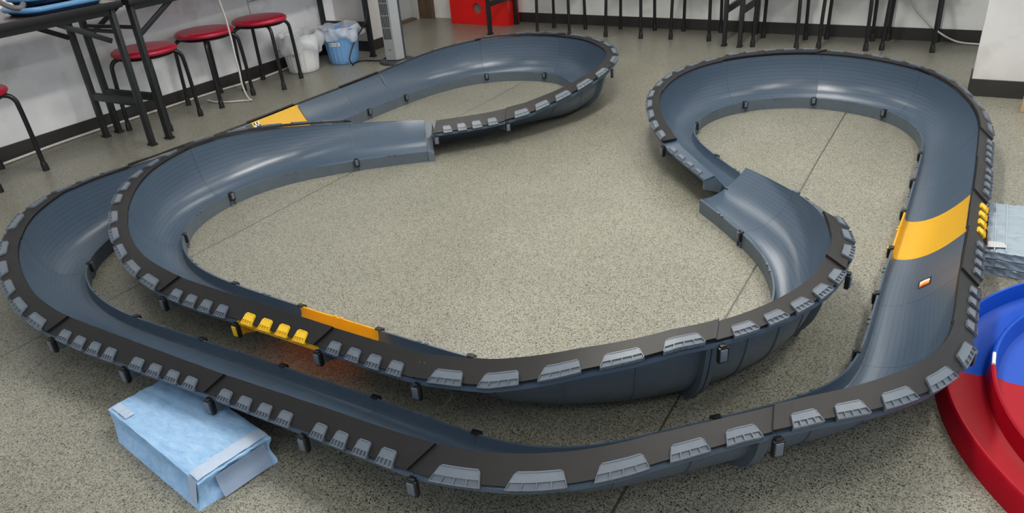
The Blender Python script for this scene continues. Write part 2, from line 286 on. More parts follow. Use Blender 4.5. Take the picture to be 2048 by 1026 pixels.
# ------------------------------------------------------------------ the race track
OUTER_DATA = json.loads('''{"lip":[[-2.25,2.74],[-2.231,2.763],[-2.211,2.786],[-2.192,2.809],[-2.173,2.832],[-2.153,2.855],[-2.134,2.878],[-2.115,2.901],[-2.096,2.924],[-2.077,2.948],[-2.059,2.972],[-2.042,2.997],[-2.025,3.021],[-2.009,3.047],[-1.993,3.072],[-1.977,3.098],[-1.962,3.124],[-1.947,3.15],[-1.932,3.176],[-1.917,3.202],[-1.903,3.228],[-1.889,3.255],[-1.876,3.282],[-1.863,3.309],[-1.853,3.337],[-1.843,3.366],[-1.836,3.395],[-1.831,3.424],[-1.827,3.454],[-1.826,3.484],[-1.827,3.513],[-1.829,3.543],[-1.833,3.573],[-1.839,3.602],[-1.847,3.631],[-1.857,3.659],[-1.868,3.687],[-1.882,3.713],[-1.897,3.739],[-1.913,3.764],[-1.932,3.787],[-1.952,3.81],[-1.973,3.831],[-1.994,3.852],[-2.016,3.872],[-2.039,3.892],[-2.062,3.91],[-2.087,3.926],[-2.113,3.938],[-2.141,3.947],[-2.17,3.953],[-2.2,3.957],[-2.229,3.958],[-2.259,3.958],[-2.289,3.956],[-2.319,3.952],[-2.348,3.946],[-2.377,3.939],[-2.405,3.929],[-2.433,3.917],[-2.459,3.904],[-2.485,3.889],[-2.51,3.873],[-2.534,3.855],[-2.557,3.836],[-2.579,3.815],[-2.6,3.793],[-2.619,3.771],[-2.636,3.746],[-2.653,3.721],[-2.667,3.695],[-2.681,3.668],[-2.693,3.641],[-2.704,3.613],[-2.714,3.585],[-2.724,3.556],[-2.732,3.528],[-2.74,3.499],[-2.747,3.469],[-2.753,3.44],[-2.758,3.41],[-2.763,3.381],[-2.767,3.351],[-2.771,3.321],[-2.774,3.291],[-2.778,3.261],[-2.781,3.232],[-2.784,3.202],[-2.787,3.172],[-2.789,3.142],[-2.792,3.112],[-2.794,3.082],[-2.796,3.052],[-2.798,3.022],[-2.8,2.992],[-2.802,2.962],[-2.804,2.932],[-2.806,2.902],[-2.807,2.872],[-2.809,2.842],[-2.81,2.812],[-2.812,2.782],[-2.813,2.752],[-2.814,2.722],[-2.816,2.692],[-2.817,2.662],[-2.819,2.631],[-2.82,2.602],[-2.821,2.571],[-2.823,2.541],[-2.824,2.511],[-2.825,2.481],[-2.826,2.451],[-2.828,2.421],[-2.829,2.391],[-2.83,2.361],[-2.831,2.331],[-2.832,2.301],[-2.833,2.271],[-2.834,2.241],[-2.834,2.211],[-2.835,2.181],[-2.835,2.151],[-2.836,2.121],[-2.836,2.091],[-2.836,2.061],[-2.835,2.031],[-2.834,2.001],[-2.833,1.971],[-2.831,1.941],[-2.829,1.911],[-2.826,1.881],[-2.822,1.851],[-2.818,1.821],[-2.814,1.792],[-2.808,1.762],[-2.802,1.732],[-2.796,1.703],[-2.789,1.674],[-2.782,1.645],[-2.774,1.616],[-2.765,1.587],[-2.757,1.558],[-2.747,1.53],[-2.738,1.501],[-2.728,1.473],[-2.717,1.444],[-2.707,1.416],[-2.696,1.388],[-2.684,1.361],[-2.672,1.333],[-2.658,1.307],[-2.643,1.281],[-2.627,1.256],[-2.609,1.232],[-2.59,1.209],[-2.569,1.188],[-2.547,1.168],[-2.523,1.149],[-2.499,1.132],[-2.474,1.116],[-2.447,1.102],[-2.42,1.089],[-2.393,1.077],[-2.365,1.066],[-2.336,1.057],[-2.307,1.049],[-2.278,1.042],[-2.249,1.035],[-2.219,1.03],[-2.19,1.025],[-2.16,1.022],[-2.13,1.019],[-2.1,1.017],[-2.07,1.016],[-2.04,1.016],[-2.01,1.015],[-1.98,1.016],[-1.95,1.016],[-1.92,1.016],[-1.89,1.017],[-1.86,1.018],[-1.83,1.018],[-1.8,1.019],[-1.77,1.02],[-1.739,1.02],[-1.709,1.021],[-1.679,1.022],[-1.649,1.023],[-1.619,1.024],[-1.589,1.025],[-1.559,1.026],[-1.529,1.027],[-1.499,1.028],[-1.469,1.028],[-1.439,1.029],[-1.409,1.03],[-1.379,1.031],[-1.349,1.031],[-1.319,1.032],[-1.289,1.032],[-1.259,1.033],[-1.229,1.033],[-1.198,1.034],[-1.168,1.034],[-1.138,1.034],[-1.108,1.035],[-1.078,1.035],[-1.048,1.035],[-1.018,1.035],[-0.988,1.035],[-0.958,1.035],[-0.928,1.035],[-0.898,1.035],[-0.868,1.035],[-0.838,1.036],[-0.808,1.037],[-0.778,1.039],[-0.748,1.042],[-0.719,1.047],[-0.69,1.054],[-0.661,1.062],[-0.633,1.073],[-0.606,1.086],[-0.58,1.101],[-0.556,1.117],[-0.532,1.135],[-0.509,1.155],[-0.487,1.175],[-0.465,1.196],[-0.444,1.217],[-0.422,1.238],[-0.401,1.259],[-0.38,1.28],[-0.358,1.302],[-0.337,1.323],[-0.316,1.344],[-0.295,1.365],[-0.274,1.387],[-0.253,1.409],[-0.232,1.431],[-0.212,1.453],[-0.193,1.476],[-0.175,1.499],[-0.158,1.524],[-0.142,1.55],[-0.129,1.576],[-0.117,1.604],[-0.108,1.632],[-0.102,1.661],[-0.097,1.69],[-0.094,1.72],[-0.092,1.75],[-0.091,1.78],[-0.09,1.81],[-0.09,1.84],[-0.09,1.87],[-0.09,1.9],[-0.09,1.93],[-0.09,1.96],[-0.09,1.99],[-0.09,2.021],[-0.09,2.051],[-0.09,2.081],[-0.09,2.111],[-0.09,2.141],[-0.09,2.171],[-0.089,2.201],[-0.089,2.231],[-0.088,2.261],[-0.088,2.291],[-0.087,2.321],[-0.087,2.351],[-0.086,2.381],[-0.086,2.411],[-0.085,2.441],[-0.085,2.471],[-0.084,2.502],[-0.084,2.532],[-0.083,2.562],[-0.082,2.592],[-0.082,2.622],[-0.081,2.652],[-0.081,2.682],[-0.081,2.712],[-0.08,2.742],[-0.08,2.772],[-0.08,2.802],[-0.08,2.832],[-0.08,2.862],[-0.08,2.892],[-0.08,2.922],[-0.08,2.952],[-0.08,2.982],[-0.08,3.013],[-0.08,3.043],[-0.08,3.073],[-0.08,3.103],[-0.08,3.133],[-0.081,3.163],[-0.081,3.193],[-0.081,3.223],[-0.082,3.253],[-0.083,3.283],[-0.085,3.313],[-0.087,3.343],[-0.09,3.373],[-0.094,3.403],[-0.099,3.432],[-0.105,3.462],[-0.112,3.491],[-0.12,3.519],[-0.13,3.548],[-0.141,3.576],[-0.153,3.603],[-0.166,3.63],[-0.181,3.656],[-0.197,3.681],[-0.215,3.705],[-0.234,3.728],[-0.256,3.749],[-0.278,3.768],[-0.302,3.786],[-0.327,3.803],[-0.353,3.817],[-0.38,3.83],[-0.408,3.841],[-0.436,3.851],[-0.465,3.86],[-0.494,3.867],[-0.523,3.872],[-0.553,3.875],[-0.583,3.877],[-0.612,3.876],[-0.642,3.872],[-0.671,3.866],[-0.7,3.859],[-0.728,3.849],[-0.756,3.838],[-0.783,3.825],[-0.809,3.81],[-0.834,3.794],[-0.858,3.776],[-0.88,3.756],[-0.901,3.735],[-0.921,3.713],[-0.94,3.69],[-0.957,3.665],[-0.973,3.64],[-0.987,3.613],[-1.0,3.586],[-1.01,3.558],[-1.019,3.53],[-1.027,3.501],[-1.032,3.471],[-1.036,3.442],[-1.039,3.412],[-1.04,3.382],[-1.039,3.352],[-1.037,3.322],[-1.033,3.293],[-1.027,3.264],[-1.019,3.235],[-1.009,3.206],[-0.998,3.179],[-0.985,3.152],[-0.971,3.126],[-0.955,3.1],[-0.938,3.075],[-0.92,3.051],[-0.902,3.027],[-0.883,3.004],[-0.863,2.981],[-0.844,2.958],[-0.824,2.936],[-0.804,2.913],[-0.784,2.891],[-0.763,2.869],[-0.743,2.847],[-0.722,2.825],[-0.702,2.803],[-0.681,2.781],[-0.661,2.759],[-0.64,2.737],[-0.62,2.715],[-0.6,2.692],[-0.58,2.67]],"ks":[0.0,0.159,0.317,0.476,0.634,0.793,0.951,1.11,1.268,1.427,1.585,1.744,1.903,2.061,2.22,2.378,2.537,2.695,2.854,3.012,3.171,3.329,3.488,3.647,3.805,3.964,4.122,4.281,4.439,4.598,4.756,4.915,5.073,5.232,5.391,5.549,5.707,5.866,6.025,6.183,6.342,6.5,6.659,6.817,6.976,7.134,7.293,7.452,7.61,7.769,7.927,8.086,8.244,8.403,8.561,8.72,8.878,9.037,9.195,9.354,9.513,9.671,9.83,9.988,10.147,10.305,10.464,10.622,10.781,10.94,11.098,11.257,11.415,11.574],"X":[[0.178,0.18,0.182,0.183,0.182,0.181,0.184,0.188,0.187,0.184,0.182,0.181,0.181,0.181,0.18,0.18,0.181,0.181,0.181,0.181,0.181,0.181,0.18,0.18,0.18,0.18,0.181,0.182,0.18,0.17,0.159,0.162,0.176,0.183,0.181,0.18,0.18,0.18,0.178,0.178,0.18,0.182,0.178,0.172,0.171,0.172,0.176,0.181,0.18,0.181,0.183,0.184,0.183,0.181,0.18,0.18,0.18,0.179,0.175,0.172,0.174,0.178,0.18,0.181,0.181,0.18,0.176,0.169,0.162,0.164,0.177,0.188,0.189,0.188],[0.16,0.157,0.155,0.16,0.18,0.209,0.226,0.232,0.232,0.232,0.234,0.234,0.23,0.215,0.198,0.181,0.17,0.164,0.161,0.16,0.158,0.155,0.154,0.155,0.159,0.165,0.177,0.198,0.213,0.209,0.193,0.178,0.167,0.159,0.157,0.154,0.15,0.149,0.153,0.159,0.167,0.177,0.193,0.207,0.207,0.207,0.202,0.189,0.173,0.16,0.152,0.148,0.147,0.147,0.148,0.151,0.155,0.161,0.168,0.178,0.195,0.213,0.222,0.227,0.227,0.225,0.221,0.213,0.201,0.187,0.167,0.146,0.136,0.128],[0.227,0.23,0.233,0.235,0.236,0.237,0.243,0.247,0.244,0.24,0.237,0.236,0.235,0.234,0.232,0.231,0.23,0.229,0.228,0.228,0.228,0.228,0.228,0.229,0.23,0.231,0.232,0.234,0.234,0.228,0.216,0.22,0.232,0.237,0.235,0.23,0.227,0.226,0.227,0.229,0.233,0.239,0.236,0.226,0.223,0.225,0.231,0.232,0.227,0.228,0.23,0.229,0.228,0.227,0.228,0.228,0.229,0.227,0.222,0.219,0.225,0.233,0.236,0.237,0.237,0.236,0.233,0.227,0.219,0.219,0.229,0.234,0.231,0.226],[0.116,0.112,0.112,0.124,0.155,0.194,0.221,0.235,0.238,0.236,0.235,0.229,0.217,0.199,0.178,0.158,0.14,0.128,0.12,0.116,0.115,0.116,0.12,0.127,0.137,0.15,0.168,0.189,0.208,0.21,0.188,0.163,0.141,0.126,0.119,0.117,0.117,0.117,0.119,0.124,0.131,0.142,0.163,0.187,0.193,0.191,0.179,0.158,0.141,0.129,0.12,0.116,0.114,0.114,0.115,0.117,0.121,0.127,0.134,0.148,0.179,0.21,0.225,0.23,0.231,0.228,0.221,0.21,0.192,0.171,0.145,0.126,0.119,0.117]]}''')
INNER_DATA = json.loads('''{"lip":[[-2.07,2.56],[-2.094,2.541],[-2.117,2.522],[-2.14,2.503],[-2.164,2.484],[-2.187,2.465],[-2.21,2.445],[-2.232,2.425],[-2.255,2.405],[-2.277,2.385],[-2.299,2.364],[-2.32,2.343],[-2.341,2.321],[-2.362,2.299],[-2.382,2.277],[-2.401,2.254],[-2.421,2.231],[-2.439,2.207],[-2.457,2.183],[-2.474,2.158],[-2.49,2.133],[-2.506,2.107],[-2.519,2.08],[-2.532,2.053],[-2.543,2.025],[-2.552,1.997],[-2.56,1.968],[-2.567,1.938],[-2.571,1.909],[-2.574,1.879],[-2.575,1.849],[-2.575,1.819],[-2.573,1.789],[-2.569,1.76],[-2.564,1.73],[-2.557,1.701],[-2.548,1.672],[-2.538,1.644],[-2.525,1.617],[-2.511,1.591],[-2.495,1.565],[-2.477,1.541],[-2.458,1.518],[-2.438,1.496],[-2.417,1.475],[-2.394,1.455],[-2.37,1.437],[-2.346,1.419],[-2.321,1.402],[-2.295,1.387],[-2.269,1.373],[-2.242,1.36],[-2.214,1.348],[-2.186,1.338],[-2.158,1.329],[-2.128,1.321],[-2.099,1.314],[-2.07,1.309],[-2.04,1.304],[-2.01,1.3],[-1.98,1.297],[-1.95,1.294],[-1.92,1.292],[-1.89,1.29],[-1.86,1.288],[-1.83,1.287],[-1.8,1.286],[-1.77,1.285],[-1.74,1.284],[-1.709,1.283],[-1.679,1.283],[-1.649,1.282],[-1.619,1.282],[-1.589,1.281],[-1.559,1.281],[-1.529,1.28],[-1.498,1.28],[-1.468,1.28],[-1.438,1.28],[-1.408,1.28],[-1.378,1.28],[-1.348,1.28],[-1.318,1.28],[-1.288,1.28],[-1.257,1.28],[-1.227,1.28],[-1.197,1.28],[-1.167,1.28],[-1.137,1.28],[-1.107,1.28],[-1.077,1.281],[-1.046,1.281],[-1.016,1.282],[-0.986,1.283],[-0.956,1.285],[-0.926,1.288],[-0.896,1.291],[-0.867,1.296],[-0.837,1.301],[-0.808,1.309],[-0.779,1.317],[-0.751,1.327],[-0.723,1.338],[-0.696,1.351],[-0.669,1.364],[-0.642,1.379],[-0.617,1.394],[-0.592,1.411],[-0.568,1.429],[-0.545,1.449],[-0.523,1.469],[-0.502,1.49],[-0.482,1.513],[-0.463,1.536],[-0.446,1.56],[-0.429,1.586],[-0.414,1.611],[-0.4,1.638],[-0.387,1.665],[-0.375,1.693],[-0.365,1.721],[-0.357,1.75],[-0.351,1.779],[-0.346,1.808],[-0.345,1.838],[-0.345,1.868],[-0.348,1.898],[-0.353,1.927],[-0.359,1.957],[-0.368,1.985],[-0.378,2.014],[-0.389,2.042],[-0.402,2.069],[-0.415,2.096],[-0.43,2.122],[-0.446,2.147],[-0.463,2.172],[-0.48,2.197],[-0.499,2.22],[-0.518,2.244],[-0.538,2.266],[-0.558,2.288],[-0.579,2.31],[-0.6,2.332],[-0.621,2.354],[-0.642,2.375],[-0.663,2.397],[-0.685,2.418],[-0.706,2.438],[-0.728,2.459],[-0.75,2.48]],"ks":[0.0,0.155,0.311,0.466,0.622,0.777,0.933,1.088,1.244,1.399,1.555,1.71,1.866,2.021,2.176,2.332,2.487,2.643,2.798,2.954,3.109,3.265,3.42,3.576,3.731,3.887,4.042,4.197,4.353,4.508],"X":[[0.18,0.18,0.18,0.181,0.182,0.183,0.181,0.172,0.159,0.15,0.156,0.169,0.176,0.176,0.174,0.174,0.175,0.177,0.182,0.18,0.171,0.163,0.157,0.144,0.129,0.138,0.16,0.174,0.181,0.185],[0.147,0.161,0.174,0.189,0.208,0.227,0.232,0.223,0.204,0.187,0.178,0.17,0.167,0.169,0.17,0.168,0.166,0.169,0.175,0.197,0.232,0.253,0.251,0.243,0.234,0.214,0.197,0.179,0.163,0.147],[0.228,0.229,0.231,0.233,0.235,0.237,0.235,0.229,0.219,0.207,0.21,0.225,0.233,0.231,0.226,0.224,0.225,0.23,0.237,0.239,0.228,0.219,0.215,0.202,0.185,0.193,0.209,0.222,0.229,0.233],[0.113,0.133,0.155,0.178,0.201,0.219,0.224,0.218,0.206,0.184,0.164,0.144,0.131,0.129,0.131,0.131,0.132,0.133,0.141,0.166,0.215,0.247,0.247,0.238,0.225,0.198,0.17,0.147,0.128,0.111]]}''')

class Path:
    def __init__(s, D, ramps=()):
        P = np.array(D['lip'], float); s.P = P
        s.s = np.r_[0, np.cumsum(np.linalg.norm(np.diff(P, axis=0), axis=1))]; s.L = s.s[-1]
        t = np.gradient(P, axis=0)
        for _ in range(4):
            q = t.copy(); q[1:-1] = (t[:-2]+2*t[1:-1]+t[2:])/4; t = q
        t /= np.linalg.norm(t, axis=1)[:, None]; s.T = t
        s.ks = np.array(D['ks']); s.X = np.array(D['X']); s.ramps = ramps
    def fr(s, x):
        p = np.array([np.interp(x, s.s, s.P[:, k]) for k in (0, 1)])
        t = np.array([np.interp(x, s.s, s.T[:, k]) for k in (0, 1)]); t /= np.linalg.norm(t)
        if x < 0: p = p+t*x
        if x > s.L: p = p+t*(x-s.L)
        return p, t, np.array([t[1], -t[0]])
    def par(s, x): return [float(np.interp(x, s.ks, v)) for v in s.X]
    def z0(s, x):
        z = .017
        for (a, b, dr) in s.ramps:     # blend the deck up to the lip on the jump ramps
            k = (x-a)/(b-a); k = max(0., min(1., k)); k = k*k*(3-2*k)
            z = max(z, .017+(.0515-.017)*(k if dr > 0 else 1-k))
        return z
    def pt(s, x, u, z):
        p, t, n = s.fr(x); q = p+n*u; return Vector((q[0], q[1], z))
    def bank(s, x): return max(0., min(1., (s.par(x)[1]-.157)/.042))
    def deck(s, x, u):
        w1, z1, w2, z2 = s.par(x); z0 = s.z0(x); b = s.bank(x)
        t = max(0., min(1., (u-.014)/(w1-.014)))
        q = .995*t; pe = 3.5
        sup = (1-(1-q**pe)**(1/pe))/(1-(1-.995**pe)**(1/pe))
        f = (1-b)*t**2 + b*(.12*t**2+.88*sup)
        return z0+(z1-z0)*f
LIP = .054; ND = 22
def section(path, a, b, parent, M, strip=True, tabs='s', label=None, raise_=0, clips='lf', tabM=None, bare=0, strip_to=1.):
    n = max(5, int((b-a)/.025)+2); S = np.linspace(a+.0004, b-.0004, n)
    mb = MB(); rings = []; uvs = []
    for x in S:
        w1, z1, w2, z2 = path.par(x); z0 = path.z0(x)
        top = [(0, 0), (0, LIP), (.005, LIP), (.007, max(z0+.009, min(LIP, z0+.009))), (.013, z0+.001)]
        if z0 > .045: top = [(0, 0), (0, LIP-.004), (.004, LIP), (.007, LIP+.0005), (.013, z0+.001)]
        us = [.018+((bare or w1)-.018)*(1-(1-k/ND)**1.9) for k in range(ND+1)]
        dk = [(u, path.deck(x, u)) for u in us]
        under = []
        for k, (u, z) in enumerate(dk):
            i, j = max(0, k-1), min(ND, k+1); du, dz = dk[j][0]-dk[i][0], dk[j][1]-dk[i][1]; L = math.hypot(du, dz)
            under.append((u+dz/L*.004, z-du/L*.004))
        arc_ = [0.]
        for k in range(ND): arc_.append(arc_[-1]+math.hypot(dk[k+1][0]-dk[k][0], dk[k+1][1]-dk[k][1]))
        gu = [.02+a_/arc_[-1]*.2368 for a_ in arc_]
        fl_ = [(w2, z2), (w2+.001, z2-.009), (w1+.004, z1-.007)] if not bare else [(bare+.002, dk[-1][1]), (bare+.002, dk[-1][1]-.008), (bare-.001, dk[-1][1]-.008)]
        pr = top+dk+fl_+under[:-1][::-1]+[(.0065, z0-.004), (.005, 0)]
        rings.append([path.pt(x, u, z) for u, z in pr]); uvs.append([(-1., x)]*len(top)+[(g_, x) for g_ in gu]+[(-1., x)]*(len(pr)-len(top)-len(dk)))
    m_ = len(rings[0])
    fs = [[i*m_+k, (i+1)*m_+k, (i+1)*m_+(k+1) % m_, i*m_+(k+1) % m_] for i in range(n-1) for k in range(m_)]
    fs += [list(range(m_))[::-1], [(n-1)*m_+k for k in range(m_)]]
    mb.add([p for r in rings for p in r], fs, 0, [q for r in uvs for q in r])
    lo_ = 5+ND+1+1
    for i in range(n-1):
        for k in range(m_):
            if k == 0 or k >= lo_: mb.mi[i*m_+k] = 1
    # end plates and the curved ribs under the bank
    def plate(x, thick, wide=False):
        w1, z1, w2, z2 = path.par(x); p, t, nn = path.fr(x); tv = Vector((t[0], t[1], 0))
        if path.bank(x) > .35:
            pts = []; dk = [(u, path.deck(x, u)) for u in [.05+(w1-.05)*(1-(1-k/14)**1.7) for k in range(15)]]
            inner, outer = [], []
            for k, (u, z) in enumerate(dk):
                i, j = max(0, k-1), min(14, k+1); du, dz = dk[j][0]-dk[i][0], dk[j][1]-dk[i][1]; L = math.hypot(du, dz)
                inner.append((u+dz/L*.004, z-du/L*.004)); d_ = .022 if wide else .0065; outer.append((u+dz/L*d_, max(.001, z-du/L*d_)))
            if wide: outer = [(u, max(.001, z) if u > .10 else .001) for u, z in outer]
            poly = inner+outer[::-1]
        else:
            if not wide: return
            q = w1-.045; zq = path.deck(x, q)
            poly = [(w2-.001, z2-.009), (w2-.001, z2-.042), (w2-.010, z2-.042), (q, zq-.03), (q, zq-.005), (w1, z1-.008)]
        P3 = [path.pt(x, u, z)-tv*thick/2 for u, z in poly]; nn_ = len(poly)
        mb.prism(P3, tv*thick, 1)
    if not bare: plate(a+.006, .012, True); plate(b-.006, .012, True)
    if path.bank((a+b)/2) > .35:
        for k in range(1, 4): plate(a+(b-a)*k/4, .003)
    # small latch lugs on the inner lip
    for fr_ in (.46, .54):
        x = a+(b-a)*fr_; p, t, nn = path.fr(x)
        mb.box(path.pt(x, .0, LIP-.001), (.012, .007, .006), 1, axes=((t[0], t[1], 0), (nn[0], nn[1], 0), (0, 0, 1)))
    sec = mb.build('track_section', [M, M if M is M_DECKY else M_GREY2], parent, 40)
    if label: sec['label'] = label
    if strip:
        sb = MB(); V = []; cnt = n+1
        for i in range(cnt):
            f = strip_to*i/(cnt-1); r_ = []
            for (v, k) in ((-.04, 0), (.94, 0), (.94, 1), (-.04, 1)):
                x = a+(b-a)*f + (.022 if v < .5 else -.010)
                w1, z1, w2, z2 = path.par(x); du, dz = w2-w1, z2-z1; L = math.hypot(du, dz)
                off = .0012+raise_+(.0075 if k else 0)
                r_.append(path.pt(x, w1+du*v-dz/L*off, z1+dz*v+du/L*off))
            V += r_
        fs = [[i*4+k, (i+1)*4+k, (i+1)*4+(k+1) % 4, i*4+(k+1) % 4] for i in range(cnt-1) for k in range(4)]
        fs += [[3, 2, 1, 0], [(cnt-1)*4+k for k in range(4)]]
        sb.add(V, fs).build('edge_strip', M_FOAM, sec, 30)
    # brackets that poke through the strip along its outer edge
    if tabs:
        if tabs == 's': cs = [.18, .39, .60, .81]; hw = .0205*(b-a)/.31
        else: cs = [(k+.5)/5*.94+.03 for k in range(5)]; hw = .36*(b-a)/5
        for c_ in cs:
            if c_ > strip_to: continue
            x = a+(b-a)*c_; w1, z1, w2, z2 = path.par(x); p, t, nn = path.fr(x)
            # span measured at the strip's outer edge, which is longer than the lip on a curve
            q0, q1 = path.pt(x-.01, w2, z2), path.pt(x+.01, w2, z2); sc_ = (q1-q0).length/.02
            du, dz = w2-w1, z2-z1; L = math.hypot(du, dz)
            A = Vector((t[0], t[1], 0)); B = Vector((nn[0]*du/L, nn[1]*du/L, dz/L)); N = Vector((-nn[0]*dz/L, -nn[1]*dz/L, du/L))
            O = path.pt(x, w1, z1)+N*(.0012+(.0085+raise_ if strip else .001)); h = hw*sc_*(.98 if tabs == 's' else .92)
            base = .0012+(.0085+raise_ if strip else .001)
            def P(al, v, hh):
                xx = x+al/sc_; a1, b1, a2, b2 = path.par(xx); l_ = math.hypot(a2-a1, b2-b1)
                hh += base
                return path.pt(xx, a1+(a2-a1)*v-(b2-b1)/l_*hh, b1+(b2-b1)*v+(a2-a1)/l_*hh)
            tb = MB(); tp = .004 if tabs == 's' else h*.30; tq = .004 if tabs == 's' else h*.12
            vi, vm, vo = .52, .85, 1.07
            def edge(v, sgn):
                k = (vo-v)/(vo-vi); return sgn*(h-(tp if sgn < 0 else tq)*k)
            def slab(e0, e1, v0, v1, h0, h1, ns=6, drop0=0, drop1=0):
                # e0/e1: functions v -> along-offset of the two sides
                V = []
                for i in range(ns+1):
                    for v, dr in ((v0, drop0), (v1, drop1)):
                        al = e0(v)+(e1(v)-e0(v))*i/ns
                        V += [P(al, v, h0-dr), P(al, v, h1-dr)]
                F = []
                for i in range(ns):
                    o = i*4; F += [[o, o+2, o+6, o+4], [o+1, o+5, o+7, o+3], [o, o+4, o+5, o+1], [o+2, o+3, o+7, o+6]]
                F += [[0, 1, 3, 2], [ns*4, ns*4+2, ns*4+3, ns*4+1]]
                tb.add(V, F)
            L0, R0 = (lambda v: edge(v, -1)), (lambda v: edge(v, 1))
            nseg = 3 if tabs == 's' else 7
            slab(lambda v: L0(v)+(.004 if v < vi+.001 else 0), lambda v: R0(v)-(.004 if v < vi+.001 else 0), vi, vi+.07, -.006, .0042, nseg)
            slab(L0, R0, vi+.07, vm, -.006, .0042, nseg)
            slab(L0, R0, vm, vo, -.008, .0006, nseg, 0, .002)
            slab(L0, R0, vo-.05, vo, -.008, .0030, nseg, .001, .002)
            r_ = .0016
            slab(lambda v: L0(v), lambda v: L0(v)+r_, vi+.07, vo, -.006, .0054, 1, 0, .002)
            slab(lambda v: R0(v)-r_, lambda v: R0(v), vi+.07, vo, -.006, .0054, 1, 0, .002)
            slab(lambda v: L0(v)+.004, lambda v: R0(v)-.004, vi, vi+.04, 0, .0054, nseg)
            for k in range(1, 4):
                f_ = k/4
                slab(lambda v: L0(v)+(R0(v)-L0(v))*f_-.0011, lambda v: L0(v)+(R0(v)-L0(v))*f_+.0011, vm, vo, -.004, .0042, 1, 0, .002)
            tb.build('bracket', tabM or (M_YEL if M is M_DECKY else M_GREY), sec, 0)
    # joining clips at the start of the section
    fm = M_YEL if M is M_DECKY else M_GREY
    if 'f' in clips:
        x = a; w1, z1, w2, z2 = path.par(x); p, t, nn = path.fr(x); ax = ((t[0], t[1], 0), (nn[0], nn[1], 0), (0, 0, 1))
        cb = MB(); cb.box(path.pt(x, w2+.007, z2-.027), (.025, .012, .040), 0, axes=ax, bev=.003)
        cb.box(path.pt(x-.001, w2+.0137, z2-.026), (.017, .004, .031), 1, axes=ax, bev=.0015)
        cb.box(path.pt(x, w2+.003, z2-.006), (.015, .016, .007), 0, axes=ax, bev=.001)
        cb.build('clip', [M_BLACK, fm], sec, 30)
    if 'l' in clips:
        x = a; p, t, nn = path.fr(x); ax = ((t[0], t[1], 0), (nn[0], nn[1], 0), (0, 0, 1))
        cb = MB(); cb.box(path.pt(x, -.0055, .039), (.026, .009, .034), 0, axes=ax, bev=.002)
        cb.box(path.pt(x, -.0105, .043), (.014, .003, .026), 1, axes=ax, bev=.001)
        cb.box(path.pt(x, .002, LIP+.002), (.020, .010, .005), 0, axes=ax, bev=.001)
        for sx in (-.011, .011): cb.box(path.pt(x+sx, -.003, .013), (.003, .006, .024), 1, axes=ax)
        cb.build('clip', [M_BLACK, fm], sec, 30)
    return sec
M_GREY2 = mat('grey_underside', (.085, .108, .130), .45, noise=.15, nscale=30)
def decal(path, s0, s1, u0, u1, M, parent, name, lift=.0012, mi=None):
    mb = MB(); ns, nu = 4, 12; V = []; U = []
    for i in range(ns+1):
        for j in range(nu+1):
            x = s0+(s1-s0)*i/ns; u = u0+(u1-u0)*j/nu; V.append(path.pt(x, u, path.deck(x, u)+lift)); U.append((j/nu, i/ns))
    mb.add(V, [[i*(nu+1)+j, (i+1)*(nu+1)+j, (i+1)*(nu+1)+j+1, i*(nu+1)+j+1] for i in range(ns) for j in range(nu)], 0, U)
    return mb.build(name, M, parent, 40)
outer = thing('race_track', 'long grey plastic race track on the outside of the layout, with the chequered finish line', 'race track', (0, 0, 0))
PO = Path(OUTER_DATA)
BO = [.03, .36, .93, 1.53, 1.91, 2.51, 2.81, 3.14, 3.45, 3.75, 4.08, 4.70, 5.235, 5.54, 5.86, 6.18, 6.48, 7.05, 7.53, 7.84, 8.14, 8.44, 8.74, 9.04, 9.63, 9.99, 10.34, 10.76, 11.21, PO.L]
CURVE = {1, 2, 3, 4, 10, 11, 16, 17, 23, 24, 25, 26, 27}
for i in range(len(BO)-1):
    a, b = BO[i], BO[i+1]; yel = i in (7, 20)
    hid = i in (5, 6, 7, 8, 9)
    cl = 'lf'
    if i in (5, 6, 7, 8, 9, 10): cl = 'l'
    if i == 0: cl = 'f'
    sec = section(PO, a, b, outer, M_DECKY if yel else M_DECK, strip=i < 28, tabs=None if hid else ('c' if i in CURVE else 's'),
            label='yellow track section' if yel else ('bare grey end section of the track, without a black strip' if i == 28 else None), raise_=.006*(i % 2), clips=cl)
    if i == 7: fin_sec = sec
    if i == 8: nxt_sec = sec
    if i == 19: flag_sec = sec
section(PO, PO.L, PO.L+.034, outer, M_DECK, strip=False, tabs=None, label='narrow bare deck running in under the jump ramp', clips='', bare=.150)
inner = thing('race_track', 'shorter grey plastic race track lying inside the other one, ending in two jump ramps', 'race track', (0, 0, 0))
PI_ = Path(INNER_DATA, ramps=((.95, .33, 1), (3.75, 4.21, 1)))
BI = [0, .33, .92, 1.32, 1.86, 2.175, 2.485, 2.80, 3.34, 3.71, 4.21, PI_.L]
for i in range(len(BI)-1):
    a, b = BI[i], BI[i+1]; yel = i == 5-1+0 and False or i == 5
    ramp_ = i in (0, len(BI)-2)
    tb = None if ramp_ else ('c' if i in (1, 2, 3, 7, 8, 9) else 's')
    section(PI_, a, b, inner, M_DECKY if i == 5 else M_DECK, strip=not ramp_, tabs=tb, label='yellow track section' if i == 5 else ('grey jump ramp without an edge strip' if ramp_ else None), raise_=.006*(i % 2), clips='' if i == 0 else 'lf', strip_to=.55 if i == 9 else 1.)
